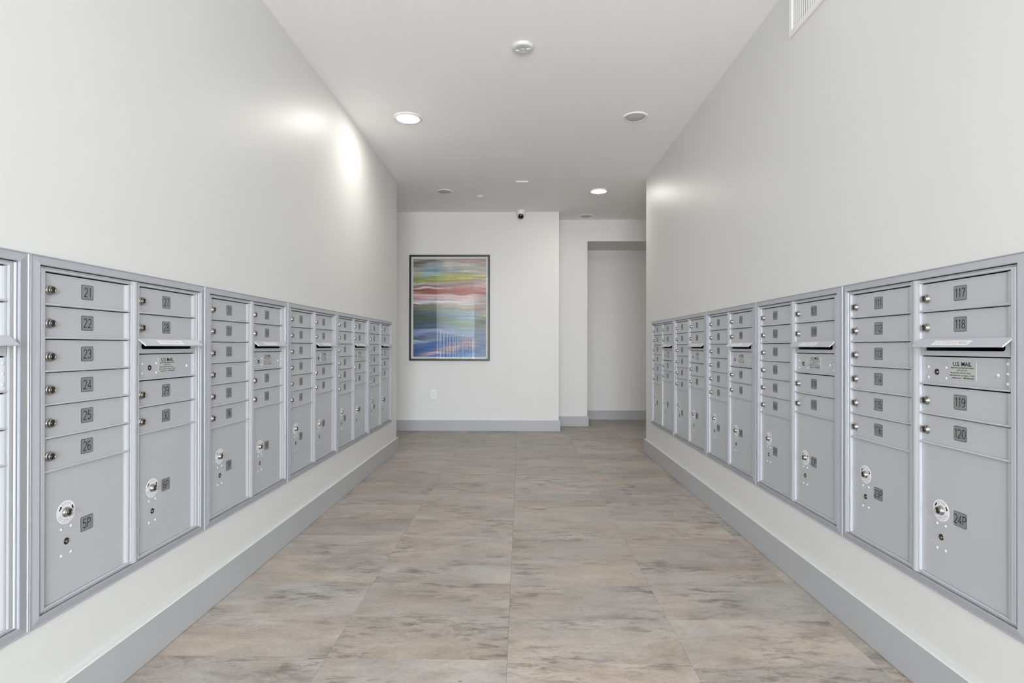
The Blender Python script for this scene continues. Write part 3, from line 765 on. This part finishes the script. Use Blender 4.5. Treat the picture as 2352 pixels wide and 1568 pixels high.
rows = [  # v, colours at u = 0, .25, .5, .75, 1
 (.00, (150,142,140),(150,140,140),(168,150,148),(178,150,148),(160,150,148)),
 (.03, (92,90,80),(112,112,106),(160,150,148),(170,146,144),(188,152,146)),
 (.06, (120,104,92),(150,158,158),(182,178,172),(188,184,178),(184,178,170)),
 (.09, (150,156,158),(134,162,172),(180,180,172),(190,188,180),(176,176,166)),
 (.13, (168,168,136),(128,158,170),(160,172,172),(184,182,170),(182,174,160)),
 (.165,(132,146,140),(142,166,160),(176,176,140),(178,176,130),(190,178,140)),
 (.20, (134,146,82),(142,158,98),(178,178,96),(190,184,108),(170,168,120)),
 (.235,(126,136,72),(150,156,84),(164,160,92),(176,160,120),(160,142,128)),
 (.255,(186,176,180),(180,170,170),(176,156,150),(172,146,138),(178,140,134)),
 (.285,(120,98,98),(140,112,112),(158,126,124),(168,136,132),(170,144,140)),
 (.300,(214,204,206),(206,190,192),(190,164,162),(186,156,152),(180,150,146)),
 (.318,(128,72,66),(146,84,74),(162,96,84),(170,104,92),(160,100,94)),
 (.358,(170,128,122),(140,82,74),(164,96,84),(172,108,94),(162,98,90)),
 (.378,(196,172,172),(192,160,158),(206,180,174),(208,186,178),(204,184,176)),
 (.415,(180,140,140),(196,168,168),(204,188,184),(210,196,190),(202,184,178)),
 (.440,(196,174,180),(208,206,214),(214,212,216),(206,200,196),(196,180,172)),
 (.458,(204,206,216),(186,184,178),(190,178,168),(192,182,170),(184,170,162)),
 (.480,(112,104,90),(124,120,100),(170,164,152),(180,172,158),(176,164,152)),
 (.515,(92,98,92),(118,122,108),(140,150,134),(170,150,140),(176,148,150)),
 (.545,(70,84,92),(92,106,108),(128,146,144),(140,160,172),(172,172,168)),
 (.585,(58,74,72),(70,84,92),(112,134,142),(126,148,164),(170,170,148)),
 (.620,(64,82,62),(72,86,74),(98,116,98),(120,146,150),(140,146,118)),
 (.650,(58,80,92),(64,82,96),(100,124,96),(122,144,116),(124,130,134)),
 (.700,(64,84,104),(74,92,112),(110,128,134),(116,138,128),(140,140,132)),
 (.735,(108,126,158),(124,140,172),(126,146,174),(120,144,172),(124,136,152)),
 (.775,(112,130,160),(104,112,142),(118,136,168),(122,142,168),(122,136,158)),
 (.800,(62,72,92),(108,116,140),(112,130,162),(122,136,166),(118,134,160)),
 (.820,(154,174,184),(120,136,164),(92,122,164),(128,140,166),(116,134,162)),
 (.850,(74,104,150),(70,100,156),(80,108,158),(150,140,152),(112,128,156)),
 (.890,(58,90,146),(64,94,154),(120,122,152),(152,140,152),(104,126,164)),
 (.930,(46,70,112),(82,106,158),(176,152,158),(120,120,150),(96,124,170)),
 (.960,(60,86,130),(176,152,156),(120,126,164),(70,104,160),(120,146,180)),
 (1.00,(62,104,170),(62,104,176),(70,110,178),(92,130,180),(126,152,186))]
rv = np.array([r[0] for r in rows]); rc = np.array([r[1:] for r in rows], float)
Vw = V + .030*(fbm(U*3.0, V*7, 11)-.47)*2 + .007*(fbm(U*10, V*60, 23)-.47)*2
Vw += np.where(V > .76, -.05*(U-.4)*np.clip((V-.76)/.1, 0, 1)*-1, 0)
Vw = np.clip(Vw, 0, 1)
ui = np.clip(U*4, 0, 3.999); u0 = ui.astype(int); fu = (ui-u0)[..., None]
fu = fu*fu*(3-2*fu)
# brush bands: interpolation between rows kept narrow so that edges read
j = np.clip(np.searchsorted(rv, Vw, side='right')-1, 0, len(rv)-2)
fv = np.clip((Vw-rv[j])/(rv[j+1]-rv[j]), 0, 1); fv = np.clip((fv-.33)/.34, 0, 1)[..., None]
A_ = rc[j, u0]*(1-fu)+rc[j, u0+1]*fu; B_ = rc[j+1, u0]*(1-fu)+rc[j+1, u0+1]*fu
C_ = A_*(1-fv)+B_*fv
C_ *= (1+.55*(fbm(U*4+3, V*110, 41, 3)-.43))[..., None]; C_ *= (1+.10*(fbm(U*40, V*60, 57, 3)-.43))[..., None]
C_ = np.clip(C_, 0, 255)/255.0
C_ = np.where(C_ <= .04045, C_/12.92, ((C_+.055)/1.055)**2.4)*1.45
X_ = -AX+2*AX*U; Z_ = AZ1-(AZ1-AZ0)*V
verts = np.stack([X_, np.full_like(X_, -.0152), Z_], -1).reshape(-1, 3)
faces = [(a*NX+b, (a+1)*NX+b, (a+1)*NX+b+1, a*NX+b+1) for a in range(NZ-1) for b in range(NX-1)]
me = bpy.data.meshes.new('artwork'); me.from_pydata(verts.tolist(), [], faces)
ca = me.color_attributes.new('paint', 'FLOAT_COLOR', 'POINT')
ca.data.foreach_set('color', np.concatenate([C_.reshape(-1, 3), np.ones((NX*NZ, 1))], 1).ravel())
M_ART = mat('artwork_paint', (128, 128, 128), .6); at = N(M_ART, 'ShaderNodeVertexColor'); at.layer_name = 'paint'
L(M_ART, at.outputs['Color'], M_ART.node_tree.nodes['Principled BSDF'].inputs['Base Color'])
me.materials.append(M_ART); obj('artwork', me, t, label='abstract print of red, green, grey and blue bands')
m = MB(); m.add([(-PW/2+FW, -.018, FW), (PW/2-FW, -.018, FW), (PW/2-FW, -.018, PH-FW), (-PW/2+FW, -.018, PH-FW)], [(0, 1, 2, 3)])
obj('glass', m.mesh('glass', M_GLASS), t)
